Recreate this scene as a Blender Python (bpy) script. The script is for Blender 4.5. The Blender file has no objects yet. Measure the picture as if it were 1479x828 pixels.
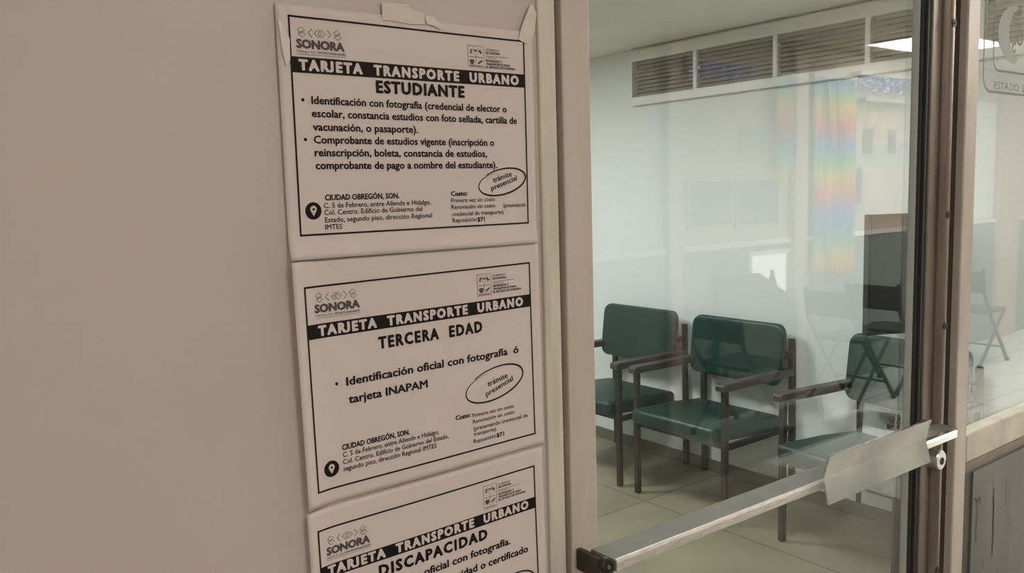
import bpy, bmesh, math, random
from mathutils import Vector, Matrix
random.seed(7)
SC = bpy.context.scene
COL = SC.collection
PI = math.pi
EYE = 1.55                      # eye level above the floor, metres

# ------------------------------------------------------------------ camera
YAW, PITCH, ROLL, FPX, CAMD = 0.654443, -0.112439, -0.028323, 1213.66, 0.70116
cf = Vector((math.sin(YAW) * math.cos(PITCH), math.cos(YAW) * math.cos(PITCH), math.sin(PITCH)))
r0 = Vector((math.cos(YAW), -math.sin(YAW), 0))
u0 = r0.cross(cf)
cr = math.cos(ROLL) * r0 + math.sin(ROLL) * u0
cu = -math.sin(ROLL) * r0 + math.cos(ROLL) * u0
cam = bpy.data.cameras.new('camera')
cam.sensor_width = 36.0
cam.lens = FPX * 36.0 / 1479.0
cam.clip_start = 0.02
camo = bpy.data.objects.new('camera', cam)
COL.objects.link(camo)
M3 = Matrix((cr, cu, -cf)).transposed()
camo.matrix_world = Matrix.Translation(Vector((0, -CAMD, EYE))) @ M3.to_4x4()
SC.camera = camo

# ------------------------------------------------------------------ world, exposure, light levels
W = bpy.data.worlds.new('world')
SC.world = W
W.use_nodes = True
W.node_tree.nodes['Background'].inputs[0].default_value = (1.0, 0.96, 0.88, 1)
W.node_tree.nodes['Background'].inputs[1].default_value = 3.2
SC.view_settings.view_transform = 'Standard'
SC.view_settings.look = 'None'
SC.view_settings.gamma = 1.0
SC.view_settings.use_curve_mapping = False
SC.view_settings.exposure = 0.0
LAMP_HALL = 16.4                # radiance of the hall's ceiling lights
LAMP_ROOM = 41.0                # radiance of the waiting room's ceiling lights
COL_HALL = (1.0, 0.925, 0.86)
COL_ROOM = (0.96, 1.02, 1.04)

# ------------------------------------------------------------------ materials
MAT = {}
def mat(name, color, rough=0.6, metal=0.0, var=0.0, vscale=6.0, bump=0.0, bscale=60.0, spec=0.5, emit=None, stretch=None):
    if name in MAT: return MAT[name]
    m = bpy.data.materials.new(name); m.use_nodes = True
    nt = m.node_tree; b = nt.nodes['Principled BSDF']
    b.inputs['Base Color'].default_value = (*color, 1)
    b.inputs['Roughness'].default_value = rough
    b.inputs['Metallic'].default_value = metal
    b.inputs['Specular IOR Level'].default_value = spec
    if emit:
        b.inputs['Emission Color'].default_value = (*emit[0], 1)
        b.inputs['Emission Strength'].default_value = emit[1]
    if var or bump:
        tc = nt.nodes.new('ShaderNodeTexCoord'); mp = nt.nodes.new('ShaderNodeMapping')
        if stretch: mp.inputs['Scale'].default_value = stretch
        nt.links.new(tc.outputs['Object'], mp.inputs[0])
    if var:
        n = nt.nodes.new('ShaderNodeTexNoise'); n.inputs['Scale'].default_value = vscale; n.inputs['Detail'].default_value = 5
        nt.links.new(mp.outputs[0], n.inputs['Vector'])
        rp = nt.nodes.new('ShaderNodeValToRGB')
        rp.color_ramp.elements[0].position = 0.32; rp.color_ramp.elements[1].position = 0.68
        rp.color_ramp.elements[0].color = (*[c * (1 - var) for c in color], 1)
        rp.color_ramp.elements[1].color = (*[min(1, c * (1 + var)) for c in color], 1)
        nt.links.new(n.outputs['Fac'], rp.inputs[0]); nt.links.new(rp.outputs[0], b.inputs['Base Color'])
    if bump:
        n2 = nt.nodes.new('ShaderNodeTexNoise'); n2.inputs['Scale'].default_value = bscale; n2.inputs['Detail'].default_value = 4
        nt.links.new(mp.outputs[0], n2.inputs['Vector'])
        bp = nt.nodes.new('ShaderNodeBump'); bp.inputs['Strength'].default_value = bump; bp.inputs['Distance'].default_value = 0.002
        nt.links.new(n2.outputs['Fac'], bp.inputs['Height']); nt.links.new(bp.outputs[0], b.inputs['Normal'])
    MAT[name] = m
    return m

def glass_mat(name, tint):
    m = bpy.data.materials.new(name); m.use_nodes = True
    nt = m.node_tree; nt.nodes.clear()
    o = nt.nodes.new('ShaderNodeOutputMaterial'); mx = nt.nodes.new('ShaderNodeMixShader')
    t = nt.nodes.new('ShaderNodeBsdfTransparent'); t.inputs[0].default_value = (*tint, 1)
    g = nt.nodes.new('ShaderNodeBsdfGlossy'); g.inputs['Roughness'].default_value = 0.0
    g.inputs[0].default_value = (1, 1, 1, 1)
    lw = nt.nodes.new('ShaderNodeLayerWeight'); lw.inputs[0].default_value = 0.5
    pw = nt.nodes.new('ShaderNodeMath'); pw.operation = 'POWER'; pw.inputs[1].default_value = 5
    ml = nt.nodes.new('ShaderNodeMath'); ml.operation = 'MULTIPLY_ADD'; ml.inputs[1].default_value = 0.96; ml.inputs[2].default_value = 0.04
    nt.links.new(lw.outputs['Facing'], pw.inputs[0]); nt.links.new(pw.outputs[0], ml.inputs[0])
    nt.links.new(ml.outputs[0], mx.inputs[0]); nt.links.new(t.outputs[0], mx.inputs[1]); nt.links.new(g.outputs[0], mx.inputs[2])
    nt.links.new(mx.outputs[0], o.inputs[0])
    MAT[name] = m
    return m

def floor_mat():
    m = mat('floor_tile', (0.42, 0.39, 0.29), rough=0.45)
    nt = m.node_tree; b = nt.nodes['Principled BSDF']
    tc = nt.nodes.new('ShaderNodeTexCoord'); mp = nt.nodes.new('ShaderNodeMapping')
    mp.inputs['Location'].default_value = (-0.56, 0.28, 0)
    br = nt.nodes.new('ShaderNodeTexBrick'); br.offset = 0.0; br.squash = 1.0
    br.inputs['Scale'].default_value = 1.0; br.inputs['Mortar Size'].default_value = 0.006
    br.inputs['Brick Width'].default_value = 1.2; br.inputs['Row Height'].default_value = 1.2
    br.inputs['Color1'].default_value = (0.29, 0.258, 0.175, 1); br.inputs['Color2'].default_value = (0.275, 0.243, 0.162, 1)
    br.inputs['Mortar'].default_value = (0.17, 0.15, 0.10, 1)
    n = nt.nodes.new('ShaderNodeTexNoise'); n.inputs['Scale'].default_value = 3.5; n.inputs['Detail'].default_value = 6
    rp = nt.nodes.new('ShaderNodeValToRGB')
    rp.color_ramp.elements[0].position = 0.3; rp.color_ramp.elements[0].color = (0.82, 0.82, 0.8, 1)
    rp.color_ramp.elements[1].position = 0.7; rp.color_ramp.elements[1].color = (1.12, 1.1, 1.06, 1)
    mx = nt.nodes.new('ShaderNodeMix'); mx.data_type = 'RGBA'; mx.blend_type = 'MULTIPLY'; mx.inputs[0].default_value = 1
    nt.links.new(tc.outputs['Object'], mp.inputs[0]); nt.links.new(mp.outputs[0], br.inputs['Vector']); nt.links.new(mp.outputs[0], n.inputs['Vector'])
    nt.links.new(n.outputs['Fac'], rp.inputs[0]); nt.links.new(br.outputs['Color'], mx.inputs[6]); nt.links.new(rp.outputs[0], mx.inputs[7])
    nt.links.new(mx.outputs[2], b.inputs['Base Color'])
    return m

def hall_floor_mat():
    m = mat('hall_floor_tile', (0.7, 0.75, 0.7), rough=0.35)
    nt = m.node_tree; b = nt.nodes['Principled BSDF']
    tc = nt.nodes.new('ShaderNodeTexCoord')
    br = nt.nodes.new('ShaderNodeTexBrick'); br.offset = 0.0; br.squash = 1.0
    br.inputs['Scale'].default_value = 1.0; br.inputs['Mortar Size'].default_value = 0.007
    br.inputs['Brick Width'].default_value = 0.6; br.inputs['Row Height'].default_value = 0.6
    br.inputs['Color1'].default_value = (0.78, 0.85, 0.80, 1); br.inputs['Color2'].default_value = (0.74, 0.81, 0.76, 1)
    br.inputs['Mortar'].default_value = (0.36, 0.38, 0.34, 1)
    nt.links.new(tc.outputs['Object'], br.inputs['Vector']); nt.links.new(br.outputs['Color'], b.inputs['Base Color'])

def foil_mat():
    m = mat('rainbow_foil', (0.5, 0.5, 0.5), rough=0.35, metal=0.0)
    nt = m.node_tree; b = nt.nodes['Principled BSDF']
    tc = nt.nodes.new('ShaderNodeTexCoord'); sp = nt.nodes.new('ShaderNodeSeparateXYZ')
    nt.links.new(tc.outputs['Object'], sp.inputs[0])
    n = nt.nodes.new('ShaderNodeTexNoise'); n.inputs['Scale'].default_value = 1.0; n.inputs['Detail'].default_value = 3
    mp = nt.nodes.new('ShaderNodeMapping'); mp.inputs['Scale'].default_value = (70, 70, 1.2)
    nt.links.new(tc.outputs['Object'], mp.inputs[0]); nt.links.new(mp.outputs[0], n.inputs['Vector'])
    ma = nt.nodes.new('ShaderNodeMath'); ma.operation = 'MULTIPLY_ADD'; ma.inputs[1].default_value = 0.22
    nt.links.new(n.outputs['Fac'], ma.inputs[0]); nt.links.new(sp.outputs[2], ma.inputs[2])
    mr = nt.nodes.new('ShaderNodeMapRange'); mr.inputs[1].default_value = 0.85 + 0.11; mr.inputs[2].default_value = 2.33 + 0.11
    nt.links.new(ma.outputs[0], mr.inputs[0])
    rp = nt.nodes.new('ShaderNodeValToRGB'); cr_ = rp.color_ramp
    cols = [(0.0, (1, .10, .08)), (.1, (1, .85, .03)), (.2, (.05, .5, .55)), (.31, (.10, .25, .9)), (.42, (1, .10, .08)), (.5, (1, .75, .02)),
            (.58, (.08, .6, .35)), (.66, (.10, .3, .9)), (.75, (1, .08, .06)), (.85, (1, .85, .03)), (.92, (.15, .55, .6)), (1.0, (.15, .35, .95))]
    cr_.elements[0].position = 0; cr_.elements[0].color = (*cols[0][1], 1)
    cr_.elements[1].position = 1; cr_.elements[1].color = (*cols[-1][1], 1)
    for p, c in cols[1:-1]:
        e = cr_.elements.new(p); e.color = (*c, 1)
    nt.links.new(mr.outputs[0], rp.inputs[0]); nt.links.new(rp.outputs[0], b.inputs['Base Color'])
    return m

mat('wall_paint', (0.60, 0.515, 0.475), rough=0.42, var=0.035, vscale=2.2, bump=0.12, bscale=14)
mat('trim_paint', (0.66, 0.61, 0.51), rough=0.45, var=0.10, vscale=9, bump=0.25, bscale=26, stretch=(6, 6, 0.8))
mat('frame_paint', (0.60, 0.525, 0.455), rough=0.4, var=0.05, vscale=7, stretch=(5, 5, 0.8))
mat('frame_worn', (0.21, 0.17, 0.14), rough=0.36, metal=0.4, var=0.22, vscale=5, stretch=(5, 5, 1))
mat('jamb_dark', (0.035, 0.027, 0.02), rough=0.6)
mat('jamb_paint', (0.60, 0.53, 0.47), rough=0.4, var=0.06, vscale=8, stretch=(4, 4, 1))
mat('gasket', (0.03, 0.033, 0.033), rough=0.5)
mat('bead', (0.55, 0.56, 0.54), rough=0.35, metal=0.3)
mat('groove', (0.20, 0.165, 0.125), rough=0.7)
mat('aluminium', (0.66, 0.66, 0.65), rough=0.22, metal=1.0, var=0.22, vscale=9, bump=0.05, bscale=90)
mat('aluminium_dull', (0.21, 0.20, 0.175), rough=0.6, metal=0.0, var=0.08, vscale=30, spec=0.25)
mat('aluminium_scuffed', (0.78, 0.75, 0.70), rough=0.38, metal=0.55, var=0.16, vscale=60, stretch=(1, 8, 8))
mat('bracket_brown', (0.075, 0.058, 0.04), rough=0.5, metal=0.3, var=0.2, vscale=30)
mat('black_cap', (0.012, 0.008, 0.007), rough=0.3)
mat('steel_lock', (0.60, 0.57, 0.54), rough=0.3, metal=0.9)
mat('slot_black', (0.01, 0.01, 0.01), rough=0.7)
mat('paper', (0.72, 0.63, 0.605), rough=0.75, var=0.012, vscale=4, spec=0.2)
mat('ink', (0.010, 0.007, 0.006), rough=0.6, spec=0.2)
mat('ink_grey', (0.10, 0.085, 0.08), rough=0.6, spec=0.2)
mat('ink_faint', (0.22, 0.19, 0.18), rough=0.6, spec=0.2)
mat('reverse_letter', (0.72, 0.63, 0.605), rough=0.75, spec=0.2)
mat('tape', (0.74, 0.655, 0.59), rough=0.22, var=0.04, vscale=40)
mat('tape_clear', (0.80, 0.74, 0.66), rough=0.12, bump=0.6, bscale=120)
mat('panel_wood', (0.175, 0.165, 0.155), rough=0.5, var=0.14, vscale=7, bump=0.15, bscale=30, stretch=(2, 2, 0.5))
mat('panel_edge', (0.085, 0.08, 0.062), rough=0.55, var=0.2, vscale=12)
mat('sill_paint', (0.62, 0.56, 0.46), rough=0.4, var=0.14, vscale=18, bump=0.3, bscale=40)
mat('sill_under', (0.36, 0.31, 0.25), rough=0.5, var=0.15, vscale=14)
mat('scratch', (0.03, 0.022, 0.018), rough=0.8)
mat('etched', (0.50, 0.515, 0.485), rough=0.9, spec=0.1)
mat('etched_line', (0.42, 0.41, 0.37), rough=0.9, spec=0.1)
mat('etched_oval', (0.60, 0.63, 0.615), rough=0.9, spec=0.1)
mat('room_wall', (0.77, 0.80, 0.765), rough=0.6, var=0.015, vscale=1.5, bump=0.05, bscale=20)
mat('room_ceiling', (0.90, 0.885, 0.80), rough=0.8, var=0.03, vscale=3)
mat('baseboard_dark', (0.16, 0.155, 0.125), rough=0.5, var=0.15, vscale=5)
mat('vent_frame', (0.80, 0.80, 0.765), rough=0.4)
mat('vent_slat', (0.46, 0.43, 0.35), rough=0.5, metal=0.2)
mat('vent_back', (0.16, 0.145, 0.11), rough=0.8)
mat('green_vinyl', (0.004, 0.030, 0.024), rough=0.42, var=0.10, vscale=8, bump=0.12, bscale=120)
mat('brown_metal', (0.034, 0.027, 0.022), rough=0.42, metal=0.2)
mat('brown_arm', (0.05, 0.034, 0.029), rough=0.4, var=0.15, vscale=12)
mat('dark_screen', (0.022, 0.023, 0.022), rough=0.35)
mat('dark_case', (0.03, 0.03, 0.03), rough=0.5)
mat('hall_floor_dimmed', (0.26, 0.25, 0.215), rough=0.5, var=0.15, vscale=4)  # darker floor tone that paints in the dim zone near the door
mat('hall_cream', (0.60, 0.54, 0.445), rough=0.6, var=0.03, vscale=2)
mat('hall_wainscot', (0.24, 0.305, 0.285), rough=0.6, var=0.05, vscale=3)
mat('hall_ceiling', (0.78, 0.76, 0.68), rough=0.8)
mat('post_paint', (0.62, 0.50, 0.44), rough=0.4)
mat('grey_pane', (0.22, 0.235, 0.24), rough=0.25)
mat('notice_dark', (0.16, 0.17, 0.16), rough=0.5)
mat('notice_green', (0.30, 0.38, 0.31), rough=0.5)
mat('notice_yellow', (0.85, 0.62, 0.12), rough=0.6)
mat('poster_white', (0.82, 0.88, 0.88), rough=0.7)
mat('chair_black', (0.012, 0.014, 0.014), rough=0.4)
mat('board_grey', (0.16, 0.18, 0.165), rough=0.6)
mat('bottle_dark', (0.03, 0.035, 0.03), rough=0.2)
mat('white_border', (0.9, 0.9, 0.88), rough=0.5)
mat('lamp_frame', (0.8, 0.8, 0.78), rough=0.4)
mat('hall_lamp', (0.9, 0.9, 0.9), emit=(COL_HALL, LAMP_HALL))
mat('hall_fill_light', (0.9, 0.9, 0.9), emit=(COL_HALL, 43.0))  # for added lights, out of view, that brighten the mirrored hall
mat('hall_lamp_wedge', (0.9, 0.9, 0.9), emit=(COL_HALL, 12.0))
mat('room_lamp', (0.9, 0.9, 0.9), emit=(COL_ROOM, LAMP_ROOM))
glass_mat('door_glass', (0.975, 0.985, 0.978))
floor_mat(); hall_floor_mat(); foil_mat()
mat('holo_foil', (0.42, 0.48, 1.0), rough=0.16, metal=0.9)

# ------------------------------------------------------------------ mesh helpers
def bm_box(bm, x0, x1, y0, y1, z0, z1):
    v = [bm.verts.new(p) for p in ((x0, y0, z0), (x1, y0, z0), (x1, y1, z0), (x0, y1, z0), (x0, y0, z1), (x1, y0, z1), (x1, y1, z1), (x0, y1, z1))]
    for f in ((0, 3, 2, 1), (4, 5, 6, 7), (0, 1, 5, 4), (1, 2, 6, 5), (2, 3, 7, 6), (3, 0, 4, 7)):
        bm.faces.new([v[i] for i in f])
    return v
def bm_prism(bm, pts, y0, y1, axis='y'):
    def P(a, b, c): return {'y': (a, c, b), 'x': (c, a, b), 'z': (a, b, c)}[axis]
    A = [bm.verts.new(P(a, b, y0)) for a, b in pts]; B = [bm.verts.new(P(a, b, y1)) for a, b in pts]
    n = len(pts)
    bm.faces.new(A); bm.faces.new(B[::-1])
    for i in range(n): bm.faces.new((A[i], B[i], B[(i + 1) % n], A[(i + 1) % n]))
def bm_tube(bm, pts, r, n=10, cap=True):
    pts = [Vector(p) for p in pts]; rings = []
    for i, p in enumerate(pts):
        d = (pts[min(i + 1, len(pts) - 1)] - pts[max(i - 1, 0)]).normalized()
        up = Vector((0, 0, 1)) if abs(d.z) < 0.9 else Vector((0, 1, 0))
        a = d.cross(up).normalized(); b = d.cross(a)
        rr = r[i] if isinstance(r, (list, tuple)) else r
        rings.append([bm.verts.new(p + rr * (math.cos(t * 2 * PI / n) * a + math.sin(t * 2 * PI / n) * b)) for t in range(n)])
    for q, s in zip(rings, rings[1:]):
        for t in range(n): bm.faces.new((q[t], q[(t + 1) % n], s[(t + 1) % n], s[t]))
    if cap: bm.faces.new(rings[0][::-1]); bm.faces.new(rings[-1])
def finish(name, bm, material, parent=None, bevel=0.0, seg=2, smooth=False, loc=None):
    bmesh.ops.recalc_face_normals(bm, faces=bm.faces)
    me = bpy.data.meshes.new(name); bm.to_mesh(me); bm.free()
    me.materials.append(MAT[material])
    o = bpy.data.objects.new(name, me); COL.objects.link(o)
    if parent: o.parent = parent
    if loc: o.location = loc
    if bevel:
        b = o.modifiers.new('bevel', 'BEVEL'); b.width = bevel; b.segments = seg; b.limit_method = 'ANGLE'; b.angle_limit = 0.6
    if smooth:
        for p in me.polygons: p.use_smooth = True
    return o
def box(name, material, parent, x0, x1, y0, y1, z0, z1, bevel=0.0, seg=2):
    bm = bmesh.new(); bm_box(bm, x0, x1, y0, y1, z0, z1)
    return finish(name, bm, material, parent, bevel, seg)
def boxes(name, material, parent, lst, bevel=0.0, seg=2):
    bm = bmesh.new()
    for b in lst: bm_box(bm, *b)
    return finish(name, bm, material, parent, bevel, seg)
def tag(o, label, cat=None, group=None, kind=None):
    if label: o['label'] = label
    if cat: o['category'] = cat
    if group: o['group'] = group
    if kind: o['kind'] = kind
    return o
def struct(o, label=None, cat=None):
    o['kind'] = 'structure'
    if label: o['label'] = label
    if cat: o['category'] = cat
    return o
def empty(name, loc=(0, 0, 0), rz=0.0):
    o = bpy.data.objects.new(name, None); COL.objects.link(o)
    o.location = loc; o.rotation_euler = (0, 0, rz); o.empty_display_size = 0.1
    return o
def copy_tree(o, parent=None):
    c = o.copy(); COL.objects.link(c)
    if parent: c.parent = parent
    for ch in list(o.children): copy_tree(ch, c)
    return c

# ================================================================== THE SETTING
RX = 3.56          # inner face of the waiting room's right wall
RC = 2.334         # its ceiling
HY = -2.85         # face of the hall's far wall
HC = 2.55          # hall ceiling
HX0, HX1 = -2.2, 11.0
struct(box('floor', 'floor_tile', None, -1.4, RX + .1, 0.026, 5.1, -0.1, 0.0), 'worn olive beige tiled floor of the waiting room', 'floor')
struct(box('floor_hall', 'hall_floor_tile', None, 3.9, HX1 + .1, HY - .1, 0.026, -0.1, 0.0), 'pale grey green tiled floor of the hall', 'floor')  # pale tone also carries the brighter light on this stretch
struct(box('floor_hall_near', 'hall_floor_dimmed', None, HX0 - .1, 3.9, HY - .1, 0.026, -0.1, 0.0), 'floor of the hall in front of the door, its dimness painted into the colour', 'floor')  # darker copy of the hall floor, dimness put into its colour
struct(box('ceiling', 'hall_ceiling', None, HX0 - .1, HX1 + .1, HY - .1, 0.12, HC, HC + .1), 'cream ceiling of the hall', 'ceiling')
struct(box('ceiling_room', 'room_ceiling', None, -1.3, RX, 0.12, 5.0, RC, RC + .1), 'dull olive grey ceiling over the waiting room', 'ceiling')
struct(boxes('wall_front', 'wall_paint', None, [(HX0, 0.579, 0, 0.12, 0, HC), (0.579, 2.36, 0, 0.12, 2.15, HC), (2.36, HX1, 0, 0.12, 0, HC)]),
       'beige painted hall wall carrying the printed posters', 'wall')
struct(box('wall_right', 'room_wall', None, RX, RX + .1, 0.12, 5.0, 0, RC), 'white waiting room wall behind the green chairs', 'wall')
struct(box('wall_far', 'room_wall', None, -1.3, RX + .1, 5.0, 5.1, 0, RC), 'white far wall of the waiting room', 'wall')
struct(box('wall_left', 'room_wall', None, -1.4, -1.3, 0.12, 5.1, 0, RC), 'white left wall of the waiting room', 'wall')
struct(box('wall_hall_left', 'hall_cream', None, HX0 - .1, HX0, HY - .1, 0.12, 0, HC), 'cream wall closing the hall on the left', 'wall')
struct(box('wall_hall_right', 'hall_cream', None, HX1, HX1 + .1, HY - .1, 0.12, 0, HC), 'cream wall closing the hall on the right', 'wall')
WIN = (4.82, 5.40, 0.70, 1.06)      # low opening to daylight in the hall's far wall
struct(boxes('wall_back', 'hall_cream', None, [(HX0, WIN[0], HY - .1, HY, 0, HC), (WIN[1], HX1, HY - .1, HY, 0, HC),
       (WIN[0], WIN[1], HY - .1, HY, 0, WIN[2]), (WIN[0], WIN[1], HY - .1, HY, WIN[3], HC)]), 'cream hall wall mirrored in the door glass', 'wall')
struct(boxes('trim_wainscot', 'hall_wainscot', None, [(HX0, WIN[0], HY, HY + .02, 0, 1.13), (WIN[1], HX1, HY, HY + .02, 0, 1.13),
       (WIN[0], WIN[1], HY, HY + .02, 0, WIN[2]), (WIN[0], WIN[1], HY, HY + .02, WIN[3], 1.13)]), 'grey green wainscot along the hall wall', 'wainscot')
struct(box('baseboard_right', 'baseboard_dark', None, RX - .012, RX, 0.12, 5.0, 0, 0.065), 'dark baseboard under the green chairs', 'baseboard')

# wall trim, groove, door frame
struct(box('trim_1', 'trim_paint', None, 0.579, 0.6025, -0.004, 0.12, 0, 2.15, 0.002), 'cream painted wooden strip beside the posters', 'door trim')
struct(box('trim_2', 'groove', None, 0.6025, 0.6115, 0.012, 0.12, 0, 2.15), 'shadowed brown groove between wall strip and door', 'groove')
struct(box('trim_3', 'jamb_dark', None, 1.495, 1.552, 0.012, 0.026, 0, 2.15), 'dark gap at the lock side of the door', 'gap')
struct(boxes('trim_4', 'jamb_paint', None, [(1.552, 1.598, -0.002, 0.026, 0, 2.15)], 0.003), 'pinkish beige post between door and side window', 'door post')
struct(boxes('trim_5', 'frame_paint', None, [(0.6025, 2.36, -0.002, 0.11, 2.10, 2.15)], 0.003), 'beige head rail over door and side window', 'head rail')

# ------------------------------------------------------------------ the glass door
door = struct(empty('door_1', (0.6115, 0, 0)), 'glazed hall door with beige metal frame and push bar', 'door')
def dbox(name, m, x0, x1, y0, y1, z0, z1, bevel=0.0, parent=None):
    return box(name, m, parent or door, x0 - .6115, x1 - .6115, y0, y1, z0, z1, bevel)
dbox('hinge_stile', 'frame_paint', 0.6115, 0.6525, -0.004, 0.04, 0.01, 2.10, 0.002)
dbox('glazing_bead', 'bead', 0.6525, 0.656, 0.004, 0.02, 0.01, 2.10, 0.001)
dbox('lock_stile', 'frame_worn', 1.430, 1.462, 0.0, 0.023, 0.01, 2.10, 0.002)
dbox('rubber_gasket', 'gasket', 1.4205, 1.430, 0.003, 0.024, 0.01, 2.10, 0.001)
dbox('rubber_gasket', 'gasket', 1.413, 1.4200, 0.008, 0.024, 0.01, 2.10, 0.001)
dbox('glazing_bead', 'bead', 1.4095, 1.4128, 0.0120, 0.024, 0.01, 2.10, 0.0008)
dbox('top_rail', 'frame_paint', 0.6525, 1.430, 0.0, 0.026, 2.03, 2.10, 0.002)
dbox('bottom_rail', 'frame_paint', 0.6525, 1.430, 0.0, 0.026, 0.01, 0.10, 0.002)
dbox('pane', 'door_glass', 0.654, 1.4115, 0.0165, 0.0215, 0.10, 2.03)
bm = bmesh.new()
pts = [(1.4625 - .6115, 0.023)] + [(1.478 - .6115 - .0155 * math.cos(a), -.012 * math.sin(a)) for a in [i * PI / 14 for i in range(15)]] + [(1.4935 - .6115, 0.023)]
bm_prism(bm, pts, 0.01, 2.10, 'z')
bull = finish('rounded_lock_edge', bm, 'frame_worn', door)
for z in (EYE - .061, EYE - .254, EYE + .26, EYE - .70):
    bm = bmesh.new()
    bm_tube(bm, [(0.8665, -0.0105, z), (0.8665, -0.0132, z)], 0.0068, 16)
    s = finish('screw', bm, 'bracket_brown', door)
    bm = bmesh.new(); bm_tube(bm, [(0.8665, -0.0130, z), (0.8665, -0.0138, z)], 0.0032, 10); finish('screw_socket', bm, 'slot_black', s)
# push bar (children of the door): rod with a folded push plate
ZB = EYE - .4175
bm = bmesh.new()
bm_prism(bm, [(-.062, ZB + .008), (-.060, ZB + .0105), (-.024, ZB + .0105), (-.022, ZB + .0085), (-.022, ZB - .002), (-.060, ZB - .003), (-.062, ZB - .001)], 0.6235 - .6115, 1.425 - .6115, 'x')
bar = finish('push_bar', bm, 'aluminium_dull', door)
bar.rotation_euler.y = 0.009; bar.location.x = -0.009 * 1.13
bm = bmesh.new()
bm_prism(bm, [(-.0635, ZB + .0075), (-.0615, ZB + .0110), (-.0600, ZB + .0110), (-.0600, ZB - .0035), (-.0620, ZB - .0035), (-.0635, ZB - .0020)], 0.6245 - .6115, 1.06 - .6115, 'x')
finish('front_strip', bm, 'aluminium_scuffed', bar, 0.0006)
bm = bmesh.new()
bm_box(bm, .6165 - .6115, .6245 - .6115, -.0585, -.004, ZB - .0185, ZB + .0070)
finish('end_bracket', bm, 'bracket_brown', bar, 0.002)
bm = bmesh.new(); bm_tube(bm, [(.613 - .6115, -.052, ZB + .0055), (.613 - .6115, -.0590, ZB + .0055), (.613 - .6115, -.0605, ZB + .0055)], [.0088, .0088, .0075], 20)
finish('bracket_screw', bm, 'black_cap', bar)
bm = bmesh.new(); bm_tube(bm, [(.614 - .6115, -.0600, ZB + .005), (.614 - .6115, -.0620, ZB + .005)], .0022, 10)
finish('screw_pin', bm, 'aluminium_dull', bar)
# bracket at the lock side
bm = bmesh.new()
pr = [(-.004, ZB - .014), (-.056, ZB - .012), (-.0585, ZB - .003), (-.056, ZB + .006), (-.035, ZB + .010), (-.004, ZB + .013)]
bm_prism(bm, pr, 1.395 - .6115, 1.430 - .6115, 'x')
finish('end_bracket', bm, 'bracket_brown', bar, 0.004, 3)
bm = bmesh.new()
bm_prism(bm, [(-.071, ZB + .008), (-.069, ZB + .0105), (-.060, ZB + .0105), (-.060, ZB - .002), (-.069, ZB - .003), (-.071, ZB - .001)], 1.26 - .6115, 1.406 - .6115, 'x')
finish('bar_end', bm, 'aluminium', bar)
# folded plate
th = .0028
def vplate(y_edge, y_mid, zt, zm, zb):
    return [(y_edge, zt), (y_mid, zm), (y_edge, zb), (y_edge + th * 1.2, zb - .0004), (y_mid + th, zm), (y_edge + th * 1.2, zt + .0004)]
bm = bmesh.new()
bm_prism(bm, vplate(-.0810, -.0728, EYE - .3665, EYE - .398, EYE - .4355), 1.012 - .6115, 1.296 - .6115, 'x')
pl = finish('push_plate', bm, 'aluminium', bar, 0.0006, 2); pl['label'] = 'bright folded metal push plate on the bar'
# lock cylinder
bm = bmesh.new(); bm_tube(bm, [(1.458 - .6115, 0.0, EYE - .489), (1.458 - .6115, -.0205, EYE - .489), (1.458 - .6115, -.0225, EYE - .489)], [.0175, .0175, .0160], 32)
lk = finish('lock_cylinder', bm, 'steel_lock', door, smooth=False)
bm = bmesh.new(); bm_tube(bm, [(1.459 - .6115, -.0215, EYE - .4905), (1.459 - .6115, -.0236, EYE - .4905)], .0065, 16)
finish('key_plug', bm, 'bracket_brown', lk)
bm = bmesh.new(); bm_box(bm, 1.4580 - .6115, 1.4600 - .6115, -.0242, -.022, EYE - .4955, EYE - .4855)
finish('key_slot', bm, 'slot_black', lk)

# ------------------------------------------------------------------ side window with etched crest, and panel under it
win = struct(empty('window_1', (1.598, 0, EYE - .477)), 'fixed side window with etched crest right of the door', 'window')
wx, wz = 1.598, EYE - .477
box('pane', 'door_glass', win, 0, 2.30 - wx, 0.0165, 0.0215, 0, 2.10 - wz)
box('frame_stile', 'frame_paint', win, 2.30 - wx, 2.36 - wx, -0.002, 0.10, -wz, 2.10 - wz, 0.002)
sill = boxes('trim_6', 'sill_paint', None, [(1.598, 2.30, -0.002, 0.03, wz - .055, wz)], 0.004)
struct(sill, 'chipped cream sill under the side window', 'sill')
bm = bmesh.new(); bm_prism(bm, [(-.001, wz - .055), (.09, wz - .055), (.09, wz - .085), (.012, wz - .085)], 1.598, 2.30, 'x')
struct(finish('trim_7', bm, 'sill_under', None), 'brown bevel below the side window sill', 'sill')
pw = struct(box('wall_panel_right', 'panel_wood', None, 1.650, 2.30, 0.006, 0.09, 0, wz - .085), 'scratched dark wooden panel below the side window', 'wall panel')
bm = bmesh.new(); bm_box(bm, 1.598, 1.650, 0.009, 0.09, 0, wz - .085)
finish('edge_strip', bm, 'panel_edge', pw, 0.002)
def crack(pts, w, name='scratch'):
    bm = bmesh.new(); n = len(pts); L = []; R_ = []
    for i, (x, z) in enumerate(pts):
        ww = w * (0.35 + 0.65 * math.sin(PI * (i + .6) / (n + .2)))
        L.append(bm.verts.new((x - ww, 0.0054, z))); R_.append(bm.verts.new((x + ww, 0.0054, z)))
    for i in range(n - 1): bm.faces.new((L[i], R_[i], R_[i + 1], L[i + 1]))
    o = finish(name, bm, 'scratch', pw)
crack([(1.742, .935), (1.741, .915), (1.7445, .895), (1.7435, .865), (1.7455, .84), (1.745, .815), (1.7435, .79)], .0022)
crack([(1.80, .945), (1.7975, .915), (1.799, .88)], .0007)
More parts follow.
